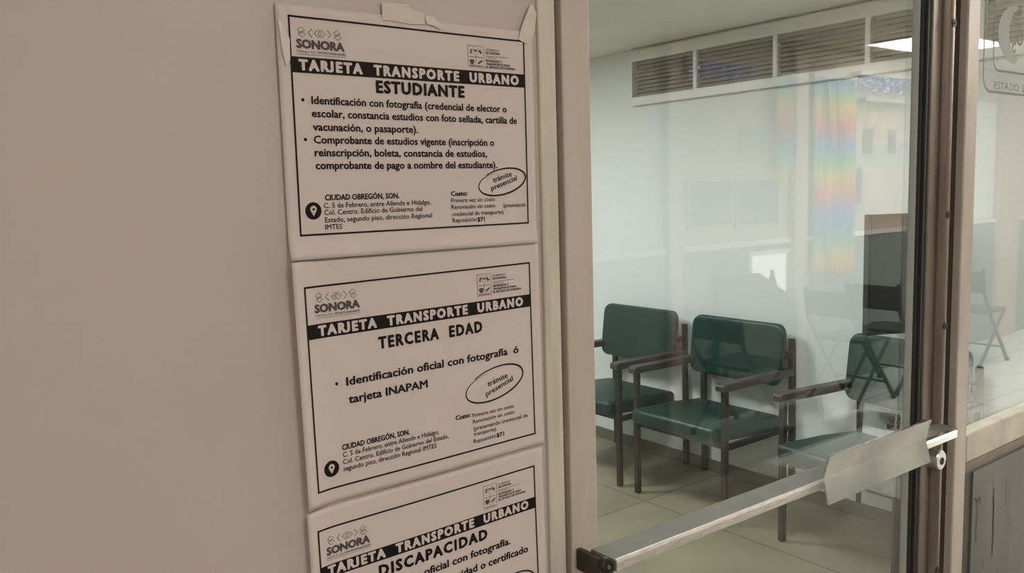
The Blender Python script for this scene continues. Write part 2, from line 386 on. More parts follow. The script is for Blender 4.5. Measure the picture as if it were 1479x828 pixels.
crack([(1.733, .755), (1.738, .72), (1.7405, .69), (1.746, .66)], .0010)
crack([(1.655, .935), (1.667, .925), (1.678, .932), (1.684, .915)], .0016)
crack([(1.668, .93), (1.671, .90), (1.667, .865), (1.67, .84)], .0012)
crack([(1.77, .76), (1.772, .735)], .0008)
crack([(1.705, .80), (1.7045, .775)], .0008)

# ------------------------------------------------------------------ lettering tools
CAPH = None
TXT = {}
def text_geo(body, bold=0.0, space=1.0):
    key = (body, bold, space)
    if key in TXT: return TXT[key]
    c = bpy.data.curves.new('lettering', 'FONT'); c.body = body; c.size = 1.0; c.space_character = space
    c.resolution_u = 2
    o = bpy.data.objects.new('lettering', c); COL.objects.link(o)
    dg = bpy.context.evaluated_depsgraph_get(); dg.update()
    me = bpy.data.meshes.new_from_object(o.evaluated_get(dg))
    V = [(v.co.x, v.co.y) for v in me.vertices]; F = [tuple(p.vertices) for p in me.polygons]
    bpy.data.objects.remove(o); bpy.data.curves.remove(c); bpy.data.meshes.remove(me)
    if body.isupper() and ',' not in body and 'J' in body:
        adj = {}
        for f in F:
            for i in f: adj.setdefault(i, set()).update(f)
        seen = set()
        for i0 in list(adj):
            if i0 in seen: continue
            comp = {i0}; st = [i0]
            while st:
                for j in adj[st.pop()]:
                    if j not in comp: comp.add(j); st.append(j)
            seen |= comp
            lo = min(V[i][1] for i in comp); hi = max(V[i][1] for i in comp)
            if lo < -0.06:
                for i in comp: V[i] = (V[i][0], hi - (hi - V[i][1]) * (hi + .01) / (hi - lo))
    if bold > 0.001:
        n = 6 if bold < .03 else 8
        V0, F0 = list(V), list(F)
        for q in range(n):
            dx, dy = bold * math.cos(2 * PI * (q + .5) / n), bold * .8 * math.sin(2 * PI * (q + .5) / n)
            k = len(V); V += [(x + dx, y + dy) for x, y in V0]; F += [tuple(i + k for i in f) for f in F0]
    TXT[key] = (V, F)
    return TXT[key]
def cap_height():
    global CAPH
    if CAPH is None:
        V, F = text_geo('H'); CAPH = max(y for x, y in V) - min(y for x, y in V)
    return CAPH
def put_text(bm, body, x0, x1, zbase, cap, bold=0.0, space=1.0, ang=0.0, place=None):
    """letters spanning x0..x1 on the baseline zbase; place(u, w) -> point"""
    V, F = text_geo(body, bold, space)
    a = min(x for x, y in V); b = max(x for x, y in V)
    sx = (x1 - x0) / (b - a); sy = cap / cap_height()
    ca, sa = math.cos(ang), math.sin(ang)
    vs = []
    n0 = len(V) // ((1 + (6 if bold < .03 else 8)) if bold > 0.001 else 1)
    for i, (x, y) in enumerate(V):
        u, w = (x - a) * sx, y * sy
        p = place(x0 + u * ca - w * sa, zbase + u * sa + w * ca)
        vs.append(bm.verts.new((p[0], p[1] - (i // n0) * 0.000012, p[2])))
    for f in F:
        try: bm.faces.new([vs[i] for i in f])
        except ValueError: pass

# ------------------------------------------------------------------ etched crest on the side window
def on_glass(u, w): return (u - wx, 0.0158, w + EYE - wz)
crest = bmesh.new()
def ring_path(bm, path, w, place):
    n = len(path)
    L = []; R_ = []
    for i, (x, z) in enumerate(path):
        p = path[max(i - 1, 0)]; q = path[min(i + 1, n - 1)]
        dx, dz = q[0] - p[0], q[1] - p[1]; l = math.hypot(dx, dz) or 1
        ww = w[i] if isinstance(w, list) else w
        nx, nz = -dz / l * ww / 2, dx / l * ww / 2
        L.append(bm.verts.new(place(x + nx, z + nz))); R_.append(bm.verts.new(place(x - nx, z - nz)))
    for i in range(n - 1): bm.faces.new((L[i], R_[i], R_[i + 1], L[i + 1]))
CX = 1.795
def plate(off, xl, zb, r):
    xr = 2 * CX - xl + .02; zt = .47 + off
    P = []
    for (cx_, cz_, a0) in ((xl + r, zb + r, PI), (xr - r, zb + r, 1.5 * PI), (xr - r, zt - r, 0), (xl + r, zt - r, .5 * PI)):
        for i in range(7):
            a = a0 + i * PI / 12; P.append((cx_ + r * math.cos(a), cz_ + r * math.sin(a)))
    return P + [P[0]]
ring_path(crest, plate(.03, 1.656, .1605, .030), .0045, on_glass)
ring_path(crest, plate(0, 1.696, .2005, .022), .004, on_glass)
finish('etched_outline', crest, 'etched_line', win)
bm = bmesh.new()
put_text(bm, 'ESTADO', 1.703, 1.811, .1665, .0135, .004, 1.0, 0, on_glass)
put_text(bm, 'DE', 1.828, 1.866, .1665, .0135, .004, 1.0, 0, on_glass)
finish('etched_lettering', bm, 'etched_line', win)
bm = bmesh.new()
# frosted crescent and leaf scroll
N = 28
out = [(CX + .083 * math.cos(a), .272 + .056 * math.sin(a)) for a in [PI * .52 + i * PI * .96 / N for i in range(N + 1)]]
inn = [(CX + .010 + .046 * math.cos(a), .274 + .046 * math.sin(a)) for a in [PI * .52 + i * PI * .96 / N for i in range(N + 1)]]
A = [bm.verts.new(on_glass(*p)) for p in out]; B = [bm.verts.new(on_glass(*p)) for p in inn]
for i in range(N): bm.faces.new((A[i], A[i + 1], B[i + 1], B[i]))
finish('etched_oval', bm, 'etched_oval', win)
bm = bmesh.new()
for (sx, sz, s, f) in ((1.790, .300, .014, 1), (1.805, .268, .018, -1), (1.785, .245, .012, 1), (1.80, .318, .010, -1)):
    ring_path(bm, [(sx + s * (1 - t * .75) * math.cos(f * t * 5.5 + 1), sz + s * (1 - t * .75) * math.sin(f * t * 5.5 + 1)) for t in [i / 18 for i in range(19)]], .005, on_glass)
finish('etched_scroll', bm, 'etched_line', win)

# ================================================================== POSTERS
def make_poster(k, ox, oz, rot, pw_l, pw_r, ph_t, ph_b, lift, curl):
    """origin = top left corner of the printed frame; local mm -> metres; returns placing functions"""
    ca, sa = math.cos(rot), math.sin(rot)
    wl, wr, zt, zb = -pw_l, 0.256 + pw_r, ph_t, -0.188 - ph_b
    def surf(u, w):
        s = (u - wl) / (wr - wl); t = (zt - w) / (zt - zb)
        y = lift + curl[0] * max(0, 1 - s / .12) ** 2 + curl[1] * max(0, (s - .90) / .10) ** 2 + curl[2] * max(0, (t - .88) / .12) ** 2
        y += 0.0011 * (1 + math.sin(s * 7 + k * 2.1 + t * 2.3)) * .5 * min(1, s * 6)
        return y
    def place_off(off):
        def f(u, w):
            return (u * ca - w * sa, -(surf(u, w) + off), u * sa + w * ca)
        return f
    bm = bmesh.new(); nx, nz = 56, 44
    P = place_off(0.0); Q = place_off(-0.00018)
    g = [[bm.verts.new(P(wl + (wr - wl) * i / nx, zt + (zb - zt) * j / nz)) for i in range(nx + 1)] for j in range(nz + 1)]
    h = [[bm.verts.new(Q(wl + (wr - wl) * i / nx, zt + (zb - zt) * j / nz)) for i in range(nx + 1)] for j in range(nz + 1)]
    for j in range(nz):
        for i in range(nx):
            bm.faces.new((g[j][i], g[j + 1][i], g[j + 1][i + 1], g[j][i + 1])); bm.faces.new((h[j][i], h[j][i + 1], h[j + 1][i + 1], h[j + 1][i]))
    for i in range(nx):
        bm.faces.new((g[0][i], g[0][i + 1], h[0][i + 1], h[0][i])); bm.faces.new((g[nz][i], h[nz][i], h[nz][i + 1], g[nz][i + 1]))
    for j in range(nz):
        bm.faces.new((g[j][0], h[j][0], h[j + 1][0], g[j + 1][0])); bm.faces.new((g[j][nx], g[j + 1][nx], h[j + 1][nx], h[j][nx]))
    o = finish('poster', bm, 'paper', None, smooth=True, loc=(ox, 0, EYE + oz))
    return o, place_off
def strip(bm, place, x0, x1, z0, z1, nx=1, nz=1):
    g = [[bm.verts.new(place(x0 + (x1 - x0) * i / nx, z0 + (z1 - z0) * j / nz)) for i in range(nx + 1)] for j in range(nz + 1)]
    for j in range(nz):
        for i in range(nx): bm.faces.new((g[j][i], g[j][i + 1], g[j + 1][i + 1], g[j + 1][i]))
def disc(bm, place, cx, cz, r, n=28):
    bm.faces.new([bm.verts.new(place(cx + r * math.cos(2 * PI * i / n), cz + r * math.sin(2 * PI * i / n))) for i in range(n)])
I1, I2 = 0.00026, 0.00062
mm = 0.001
def T_(bm, pl, body, x0, x1, z, cap, bold=0.0, space=1.0, ang=0.0):
    put_text(bm, body, x0 * mm, x1 * mm, z * mm, cap * mm, bold, space, ang, pl)
def common(o, po, band_t, band_b, son, tagl, shield, bandx):
    p1, p2 = po(I1), po(I2)
    bm = bmesh.new(); lw = .0017
    strip(bm, p1, -lw / 2, .256 + lw / 2, -lw / 2, lw / 2, 64, 1); strip(bm, p1, -lw / 2, .256 + lw / 2, -.188 - lw / 2, -.188 + lw / 2, 64, 1)
    strip(bm, p1, -lw / 2, lw / 2, -.188 + lw / 2, -lw / 2, 1, 50); strip(bm, p1, .256 - lw / 2, .256 + lw / 2, -.188 + lw / 2, -lw / 2, 1, 50)
    finish('frame_line', bm, 'ink', o)
    bm = bmesh.new(); strip(bm, p1, 0, .256, band_b * mm, band_t * mm, 64, 4)
    band = finish('title_band', bm, 'ink', o)
    bm = bmesh.new(); T_(bm, p2, 'TARJETA  TRANSPORTE  URBANO', bandx[0], bandx[1], bandx[2], 8.5, .068, 1.3)
    finish('title_lettering', bm, 'reverse_letter', band)
    # state logo: five linked lozenge marks, the word and its small line
    bm = bmesh.new()
    def loz(cx, cz, a, b): ring_path(bm, [((cx + dx) * mm, (cz + dz) * mm) for dx, dz in ((-a, 0), (0, b), (a, 0), (0, -b), (-a, 0))], .00055, p1)
    L0, R0, zs = son
    w = R0 - L0; zc = zs + 13.2
    for cx in (L0 + w * .12, R0 - w * .14):
        loz(cx - .3, zc + 1.8, 3.3, 2.7); loz(cx + .3, zc - 1.6, 3.3, 2.7)
    ring_path(bm, [((L0 + w * .33) * mm, (zc + 3.6) * mm), ((L0 + w * .26) * mm, zc * mm), ((L0 + w * .33) * mm, (zc - 3.6) * mm)], .0006, p1)
    ring_path(bm, [((L0 + w * .65) * mm, (zc + 3.6) * mm), ((L0 + w * .72) * mm, zc * mm), ((L0 + w * .65) * mm, (zc - 3.6) * mm)], .0006, p1)
    loz(L0 + w * .46, zc, 3.6, 3.4); loz(L0 + w * .53, zc, 3.6, 3.4)
    mark = finish('logo_mark', bm, 'ink_grey', o)
    bm = bmesh.new(); T_(bm, p1, 'SONORA', L0, R0, zs, 7.0, .06)
    finish('logo_word', bm, 'ink_grey', o)
    bm = bmesh.new()
    T_(bm, p1, 'TIERRA DE', tagl[0], tagl[0] + 17.5, tagl[2], 1.9, .0)
    T_(bm, p1, 'OPORTUNIDADES', tagl[0] + 18.8, tagl[1], tagl[2], 1.9, .03)
    strip(bm, p1, tagl[0] * mm, tagl[1] * mm, (tagl[2] - 1.5) * mm, (tagl[2] - 1.1) * mm, 10, 1)
    finish('logo_motto', bm, 'ink_faint', o)
    # government shield and its wording
    sx0, sx1, sz0, sz1 = shield
    bm = bmesh.new()
    ring_path(bm, [(x * mm, z * mm) for x, z in ((sx0, sz1), (sx1, sz1), (sx1, sz0), (sx0, sz0), (sx0, sz1))], .0005, p1)
    cx = (sx0 + sx1) / 2; cz = (sz0 + sz1) / 2
    ring_path(bm, [((sx0 + 1.5) * mm, (cz - .5) * mm), ((sx1 - 1.5) * mm, (cz - .5) * mm)], .0005, p1)
    ring_path(bm, [(cx * mm, (cz - .5) * mm), (cx * mm, (sz0 + 2.5) * mm)], .0004, p1)
    ring_path(bm, [((cx - 3.5) * mm, (sz1 - 1.5) * mm), (cx * mm, (cz - .5) * mm), ((cx + 3.5) * mm, (sz1 - 1.5) * mm)], .0004, p1)
    rnd = random.Random(3)
    for (bx, bz, s) in ((sx0 + 4, sz1 - 5.5, 2.2), (cx, sz1 - 4.5, 1.6), (sx1 - 4, sz1 - 5.5, 2.2)):
        for q in range(5):
            a = rnd.uniform(0, PI); ring_path(bm, [((bx - s * math.cos(a)) * mm, (bz - s * math.sin(a)) * mm), ((bx + s * math.cos(a)) * mm, (bz + s * math.sin(a)) * mm)], .00065, p1)
    for (bx, bz) in ((sx0 + 4.8, cz - 5.5),):
        bm.faces.new([bm.verts.new(p1((bx + 2.7 * (1 + .25 * math.sin(3 * a)) * math.cos(a)) * mm, (bz + 3.2 * (1 + .2 * math.cos(2 * a)) * math.sin(a)) * mm)) for a in [i * PI / 10 for i in range(20)]])
    bm.faces.new([bm.verts.new(p1((sx1 - 4.6 + dx) * mm, (cz - 5.5 + dz) * mm)) for dx, dz in ((-3.2, -2.2), (-1.2, -1.6), (2.6, .8), (3.0, 2.8), (.6, 1.6), (-2.0, .2))])
    strip(bm, p1, (sx0 + 1.5) * mm, (sx1 - 1.5) * mm, (sz0 + .9) * mm, (sz0 + 1.7) * mm)
    finish('government_shield', bm, 'ink_grey', o)
    bm = bmesh.new(); tx = sx1 + 2.4
    T_(bm, p1, 'GOBIERNO', tx, tx + 17.5, sz1 - 3.9, 2.3, .0)
    T_(bm, p1, 'DE SONORA', tx, tx + 18, sz1 - 6.9, 2.1, .045)
    strip(bm, p1, tx * mm, (tx + 28) * mm, (sz1 - 9.2) * mm, (sz1 - 8.8) * mm, 4, 1)
    T_(bm, p1, 'SECRETARÍA DE', tx, tx + 14, sz1 - 11.4, 1.3, .0)
    T_(bm, p1, 'MOVILIDAD Y', tx, tx + 21, sz1 - 14.6, 2.1, .05)
    T_(bm, p1, 'TRANSPORTE PARA', tx, tx + 31, sz1 - 17.7, 2.1, .05)
    T_(bm, p1, 'EL ESTADO DE SONORA', tx, tx + 37.2, sz1 - 20.8, 2.1, .05)
    finish('government_wording', bm, 'ink_grey', o)
def stamp(o, po, c, A_, B_, ang, tx, cap=5.2):
    p1 = po(I1); bm = bmesh.new(); n = 84; path = []; ww = []
    for i in range(n + 1):
        f = i / n; th_ = math.radians(128) - f * math.radians(388)
        rr = 1.02 - .02 * f - (.16 * max(0, (f - .86) / .14) ** 1.5); 
        x, z = A_ * rr * math.cos(th_), B_ * rr * math.sin(th_)
        path.append(((c[0] + x * math.cos(ang) - z * math.sin(ang)) * mm, (c[1] + x * math.sin(ang) + z * math.cos(ang)) * mm))
        ww.append((.0010 + .0009 * math.sin(PI * min(1, f * 1.15)) ** .6) * (1 if f < .9 else max(.15, (1 - f) / .1)))
    ring_path(bm, path, ww, p1)
    ov = finish('stamp_oval', bm, 'ink', o)
    bm = bmesh.new()
    for body, x0, z0, L, a in tx: T_(bm, p1, body, x0, x0 + L, z0, cap, .02, 1.0, a)
    finish('stamp_lettering', bm, 'ink', ov)
def pin(o, po, cx, cz, r):
    p1, p2, p3 = po(I1), po(I2), po(0.0010)
    bm = bmesh.new(); disc(bm, p1, cx * mm, cz * mm, r * mm, 36); ic = finish('location_icon', bm, 'ink', o)
    bm = bmesh.new(); pts = []
    rr = r * .40; zc = cz + r * .18
    for i in range(19):
        a = math.radians(-35 + 250 * i / 18); pts.append((cx + rr * math.cos(a), zc + rr * math.sin(a)))
    pts.append((cx, cz - r * .62))
    bm.faces.new([bm.verts.new(p2(x * mm, z * mm)) for x, z in pts]); finish('pin_mark', bm, 'reverse_letter', ic)
    bm = bmesh.new(); disc(bm, p3, cx * mm, zc * mm, r * .15 * mm, 14); finish('pin_dot', bm, 'ink', ic)
def write(o, po, name, lines, matn='ink'):
    p1 = po(I1); bm = bmesh.new()
    for l in lines:
        if l[0] == '*': disc(bm, p1, l[1] * mm, l[2] * mm, l[3] * mm, 18)
        else: T_(bm, p1, *l)
    return finish(name, bm, matn, o)

# --- ESTUDIANTE
o, po = make_poster(0, 0.3041, 0.1548, -0.0007, .0118, .0110, .0100, .0215, .0012, (.0015, .001, .004))
tag(o, 'white sheet headed ESTUDIANTE, topmost of the three taped posters', 'poster')
common(o, po, -33.7, -47.2, (5.5, 51, -26), (5.6, 52, -30.0), (185.8, 204.9, -30, -9.3), (6.5, 248.2, -44.7))
write(o, po, 'heading', [('ESTUDIANTE', 81.1, 180.4, -60.4, 10.4, .06, 1.15)])
B1 = .032
write(o, po, 'body_text', [('*', 8.9, -70.3, 1.5), ('Identificación con fotografía (credencial de elector o', 16.7, 231.8, -73.4, 6.6, B1),
    ('escolar, constancia estudios con foto sellada, cartilla de', 16.4, 244.6, -84.7, 6.6, B1), ('vacunación, o pasaporte).', 16.8, 125, -96.4, 6.6, B1),
    ('*', 9.3, -104.4, 1.5), ('Comprobante de estudios vigente (inscripción o', 17, 214.5, -107.6, 6.6, B1),
    ('reinscripción, boleta, constancia de estudios,', 17.1, 205.1, -118.8, 6.6, B1), ('comprobante de pago a nombre del estudiante).', 17.4, 217.5, -130.1, 6.6, B1)])
write(o, po, 'address_text', [('CIUDAD OBREGÓN, SON.', 24.8, 101.3, -157.8, 4.9, .04), ('C. 5 de Febrero, entre Allende e Hidalgo,', 23.3, 136.1, -164.7, 4.5, .014),
    ('Col. Centro. Edificio de Gobierno del', 23.4, 126.1, -170.8, 4.5, .014), ('Estado, segundo piso, dirección Regional', 23.7, 136.7, -177.5, 4.5, .014), ('IMTES', 23.7, 40.3, -183.9, 4.5, .014)])
pin(o, po, 13.2, -166.8, 7.7)
write(o, po, 'cost_text', [('Costo:', 159.5, 179.4, -157.2, 4.4, .045), ('Primera vez sin costo', 159.5, 213.3, -163.8, 4.1, .012), ('Renovación sin costo', 159.6, 213.4, -170.2, 4.1, .012),
    ('(presentando', 223.6, 253.4, -170.6, 4.1, .012), ('credencial de transporte)', 160.4, 223.4, -177.2, 4.1, .012), ('Reposición', 160.3, 189.2, -183.5, 4.1, .012), ('$71', 190.3, 199.6, -183.9, 4.3, .035)])
stamp(o, po, (223.5, -144.3), 30.3, 12.8, .19, [('trámite', 211.8, -145.0, 25.4, .27), ('presencial', 209.2, -153.2, 35.4, .31)])

# --- TERCERA EDAD
o, po = make_poster(1, 0.3038, -0.0796, 0.0138, .0118, .0125, .0235, .0140, .0016, (.0060, .001, .000))
tag(o, 'white sheet headed TERCERA EDAD, middle of the three taped posters', 'poster')
common(o, po, -33.7, -47.1, (8.5, 54, -23.5), (9, 54.1, -27.5), (187.0, 204.4, -28.6, -6.4), (10.5, 245.6, -44.5))
write(o, po, 'heading', [('TERCERA  EDAD', 70.7, 191, -65.4, 10.6, .058, 1.25)])
write(o, po, 'body_text', [('*', 25.7, -91.4, 1.6), ('Identificación oficial con fotografía  ó', 35.3, 237.5, -94.8, 7.6, B1), ('tarjeta INAPAM', 36.6, 122.3, -111.9, 7.6, B1)])
write(o, po, 'address_text', [('CIUDAD OBREGÓN, SON.', 26.8, 99, -154.6, 5.0, .04), ('C. 5 de Febrero, entre Allende e Hidalgo,', 27.2, 132.2, -161.4, 4.6, .014),
    ('Col. Centro. Edificio de Gobierno del Estado,', 26.9, 143.7, -168.2, 4.6, .014), ('segundo piso, dirección Regional IMTES', 26.8, 128.8, -174.8, 4.6, .014)])
pin(o, po, 15.1, -169.4, 7.7)
write(o, po, 'cost_text', [('Costo:', 152.8, 171.6, -151.8, 4.4, .045), ('Primera vez sin costo', 173.8, 228.6, -153.3, 4.1, .012), ('Renovación sin costo', 174, 228.9, -159.9, 4.1, .012),
    ('(presentando credencial de', 174.2, 246.7, -167.4, 4.1, .012), ('transporte)', 174.5, 203.6, -173.3, 4.1, .012), ('Reposición', 173.7, 203.2, -180.8, 4.1, .012), ('$71', 203.8, 213.9, -181, 4.3, .035)])
stamp(o, po, (204.5, -122.6), 37.8, 16.4, .185, [('trámite', 195.0, -124.6, 27.2, .21), ('presencial', 192.4, -134.8, 38.4, .30)], 5.6)

# --- DISCAPACIDAD
o, po = make_poster(2, 0.3040, -0.3041, 0.0138, .0105, .0120, .0195, .0140, .0012, (.0050, .001, .000))
tag(o, 'white sheet headed DISCAPACIDAD, lowest of the three taped posters, cut off by the photo edge', 'poster')
common(o, po, -34.9, -47.6, (7.2, 52.4, -25.6), (6.8, 52.7, -29.4), (186.6, 203.8, -31.0, -5.7), (7, 246.1, -45))
write(o, po, 'heading', [('DISCAPACIDAD', 59.5, 189.7, -63.3, 10.6, .058, 1.25)])
write(o, po, 'body_text', [('*', 26, -75, 1.6), ('Identificación oficial con fotografía.', 36, 220, -78.6, 7.6, B1), ('Credencial de discapacidad o certificado', 36, 243.6, -94.6, 7.6, B1)])
stamp(o, po, (213, -131.5), 37.8, 16.4, .185, [('trámite', 203.5, -133.6, 27.2, .21), ('presencial', 201, -143.8, 38.4, .30)], 5.6)

# --- tape on the top sheet
def tape(name, pts, material, label, y=-.0048, th_=.0003):
    bm = bmesh.new(); bm_prism(bm, [(x, z + EYE) for x, z in pts], y, y + th_, 'y')
    return tag(finish(name, bm, material, None), label, 'tape')
tape('tape_strip', [(.395, .1755), (.409, .1765), (.4235, .1765), (.4265, .1735), (.432, .1720), (.440, .1700), (.4405, .1605), (.425, .1590), (.410, .1598), (.395, .1600)], 'tape', 'beige torn tape strip at the top middle of the ESTUDIANTE poster', -.0027)
tape('tape_scrap', [(.4405, .1680), (.449, .1685), (.456, .1640), (.461, .1590), (.4575, .1575), (.450, .1600), (.443, .1610)], 'tape_clear', 'shiny crumpled clear tape end beside the beige torn strip', -.0031)
tape('tape_strip', [(.5700, .1935), (.5735, .1915), (.5783, .1845), (.5740, .1640), (.5690, .1540), (.5640, .1520), (.5530, .1560), (.5570, .1680)], 'tape', 'beige tape strip over the top right corner of the ESTUDIANTE poster', -.0034)
tape('tape_scrap', [(.2935, .152), (.297, .147), (.303, .135), (.3025, .118), (.299, .112), (.296, .124), (.2945, .14)], 'tape_clear', 'shiny clear tape scrap on the top left edge of the ESTUDIANTE poster', -.0045)

# ================================================================== WAITING ROOM
# long louvred ventilation grille under the ceiling
vg = tag(empty('ventilation_grille', (RX, 2.741, EYE + .465)), 'long white framed louvre grille high on the waiting room wall', 'vent')
VL = 2.741 - 0.16
def vbox(name, m, x0, x1, y0, y1, z0, z1, parent=vg, bevel=.002):
    return box(name, m, parent, -x1, -x0, -y1, -y0, z0, z1, bevel)
boxes('frame', 'vent_frame', vg, [(-.035, 0, -VL, 0, 0, .046), (-.035, 0, -VL, 0, .243, .305), (-.035, 0, -.018, 0, .046, .243), (-.035, 0, -VL, -VL + .02, .046, .243)], .003)
edges = [.018, .471, .961, 1.431, 1.901, 2.371, VL - .02]
for e in edges[1:-1]: box('mullion', 'vent_frame', vg, -.034, 0, -e - .012, -e + .012, .046, .243, .002)
for a, b in zip(edges, edges[1:]):
    bm = bmesh.new(); n = 9
    for i in range(n):
        z = .046 + (.197) * (i + .5) / n
        bm_prism(bm, [(-.026, z - .009), (-.008, z + .008), (-.007, z + .0095), (-.0255, z - .0075)], -b + .011, -a - .011, 'y')
    lo = finish('louvre_panel', bm, 'vent_slat', vg)
    box('back_panel', 'vent_back', lo, -.004, -.001, -b + .011, -a - .011, .046, .243)

# green armchairs
def make_armchair(label):
    r = tag(empty('armchair', (3.28, 0, 0)), label, 'chair', 'green armchairs along the waiting room wall')
    def cushion(name, prof, hw, rnd):
        bm = bmesh.new(); bm_prism(bm, prof, -hw, hw, 'y')
        o = finish(name, bm, 'green_vinyl', r, rnd, 5)
        for p in o.data.polygons: p.use_smooth = True
        return o
    # seat: x forward is -x
    cushion('seat', [(-.325, .385), (-.325, .455), (-.05, .447), (.195, .425), (.195, .345), (-.05, .362)], .258, .022)
    # backrest, rounded outline in y-z, leaning a little
    bm = bmesh.new(); out = []
    hw, zb, zt, rc = .282, .575, .875, .05
    for (cy, cz, a0) in ((hw - rc, zt - rc, 0), (-hw + rc, zt - rc, PI / 2), (-hw + rc, zb + rc, PI), (hw - rc, zb + rc, 1.5 * PI)):
        for i in range(8):
            a = a0 + i * PI / 14; out.append((cy + rc * math.cos(a), cz + rc * math.sin(a)))
    def bx_(y, z): return .150 + .13 * (z - zb) - .018 * (y / hw) ** 2
    n = len(out); cz0 = (zt + zb) / 2
    front = []; back = []
    for k in (1.0, .93, .75, .5, .25):
        t = .006 * max(0, (k - .9) / .1)
        front.append([bm.verts.new((bx_(y * k, cz0 + (z - cz0) * k) + t, y * k, cz0 + (z - cz0) * k)) for y, z in out])
        back.append([bm.verts.new((bx_(y * k, cz0 + (z - cz0) * k) + .042 - t, y * k, cz0 + (z - cz0) * k)) for y, z in out])
    cF = bm.verts.new((bx_(0, cz0), 0, cz0)); cB = bm.verts.new((bx_(0, cz0) + .042, 0, cz0))
    for i in range(n):
        j = (i + 1) % n
        for q in range(4):
            bm.faces.new((front[q][i], front[q][j], front[q + 1][j], front[q + 1][i])); bm.faces.new((back[q][j], back[q][i], back[q + 1][i], back[q + 1][j]))
        bm.faces.new((front[4][i], front[4][j], cF)); bm.faces.new((back[4][j], back[4][i], cB)); bm.faces.new((front[0][j], front[0][i], back[0][i], back[0][j]))
    finish('backrest', bm, 'green_vinyl', r, .010, 3, smooth=True)
    for s in (-1, 1):
        y = s * .274
        bm = bmesh.new(); bm_box(bm, -.274, -.248, y - .0135, y + .0135, 0, .632); finish('leg', bm, 'brown_metal', r, .003)
        bm = bmesh.new(); bm_prism(bm, [(.248, 0), (.274, 0), (.268, .45), (.262, .80), (.240, .80), (.242, .45)], y - .0135, y + .0135, 'y'); finish('leg', bm, 'brown_metal', r, .003)
        bm = bmesh.new()
        bm_prism(bm, [(-.300, .629), (-.300, .655), (-.285, .663), (.175, .658), (.245, .655), (.245, .622), (.0, .622), (-.285, .626)], y - .026, y + .026, 'y')
        finish('armrest', bm, 'brown_arm', r, .006, 3)
        bm = bmesh.new(); bm_box(bm, -.25, .25, y - .010, y + .010, .345, .372); finish('side_rail', bm, 'brown_metal', r, .002)
    bm = bmesh.new(); bm_box(bm, -.262, -.242, -.264, .264, .350, .378); finish('seat_rail', bm, 'brown_metal', r, .002)
    bm = bmesh.new(); bm_box(bm, .225, .245, -.264, .264, .335, .36); finish('seat_rail', bm, 'brown_metal', r, .002)
    bm = bmesh.new(); bm_box(bm, .205, .255, -.270, .270, .70, .73); finish('back_rail', bm, 'brown_metal', r, .002)
    return r
c0 = make_armchair('dark green vinyl armchair at the far end of the row, partly behind the door frame')
c0.location.y = 2.625
for y, rz, lab in ((1.948, 0, 'dark green vinyl armchair in the middle of the row, whole in view'), (1.09, -.12, 'dark green vinyl armchair nearest the door lock, its seat behind the push plate')):
    c = copy_tree(c0); c.location.y = y; c.rotation_euler.z = rz; c['label'] = lab

# dark panel standing off the wall above the nearest chair
bx = empty('display_panel', (3.25, 1.13, EYE - .385), math.atan2(-.44, .9))
tag(bx, 'dark grey rectangular panel hung on the wall above the nearest green chair', 'panel')
box('screen', 'dark_screen', bx, .008, .322, -.006, .002, -.242, .242)
boxes('case', 'dark_case', bx, [(0, .33, 0, .035, -.25, .25)], .004)
bm = bmesh.new(); bm_prism(bm, [(.10, .035), (.325, .035), (.325, .042), (.10, .145)], -.05, .05, 'z')
finish('wall_bracket', bm, 'dark_case', bx)

# ceiling lights of the waiting room and of the hall, some added unseen to brighten it
def lamp(label, x0, x1, y0, y1, z, m, group):
    e = tag(empty('ceiling_light', ((x0 + x1) / 2, (y0 + y1) / 2, z)), label, 'light', group)
    a, b = (x1 - x0) / 2, (y1 - y0) / 2
    boxes('frame', 'lamp_frame', e, [(-a - .02, -a, -b - .02, b + .02, -.014, 0), (a, a + .02, -b - .02, b + .02, -.014, 0), (-a, a, -b - .02, -b, -.014, 0), (-a, a, b, b + .02, -.014, 0)], .002)
    box('diffuser', m, e, -a, a, -b, b, -.009, -.002)
lamp('ceiling light over the waiting room near its far wall', 1.55, 2.15, 2.9, 3.5, RC, 'room_lamp', 'waiting room ceiling lights')
lamp('ceiling light over the waiting room near the door', 1.75, 2.35, .95, 1.25, RC, 'room_lamp', 'waiting room ceiling lights')
lamp('square ceiling light mirrored as a white wedge in the door glass', 5.90, 6.92, -2.64, -2.07, HC, 'hall_lamp_wedge', 'hall ceiling lights')
lamp('added unseen fill light at the hall ceiling opposite the rainbow curtain', 5.65, 6.25, -1.3, -.7, HC, 'hall_fill_light', 'hall ceiling lights')  # added out of view to brighten the mirrored floor
lamp('added unseen fill light at the hall ceiling by the service windows', 4.3, 4.9, -1.5, -.9, HC, 'hall_fill_light', 'hall ceiling lights')  # added where its own reflection stays out of view, brightens the hall
lamp('added unseen fill light at the hall ceiling beyond the rainbow curtain', 7.0, 7.6, -1.5, -.9, HC, 'hall_fill_light', 'hall ceiling lights')  # also an added unseen light for a brighter mirrored hall
lamp('square hall ceiling light above and behind the viewer', .55, 1.15, -2.0, -1.4, HC, 'hall_lamp', 'hall ceiling lights')
lamp('added unseen light at the left end of the hall ceiling', -1.5, -.9, -2.0, -1.4, HC, 'hall_lamp', 'hall ceiling lights')  # added unseen to even out the hall light
lamp('added unseen light at the far right of the hall ceiling', 9.0, 9.6, -2.0, -1.4, HC, 'hall_lamp', 'hall ceiling lights')  # added unseen, evens the light at this end

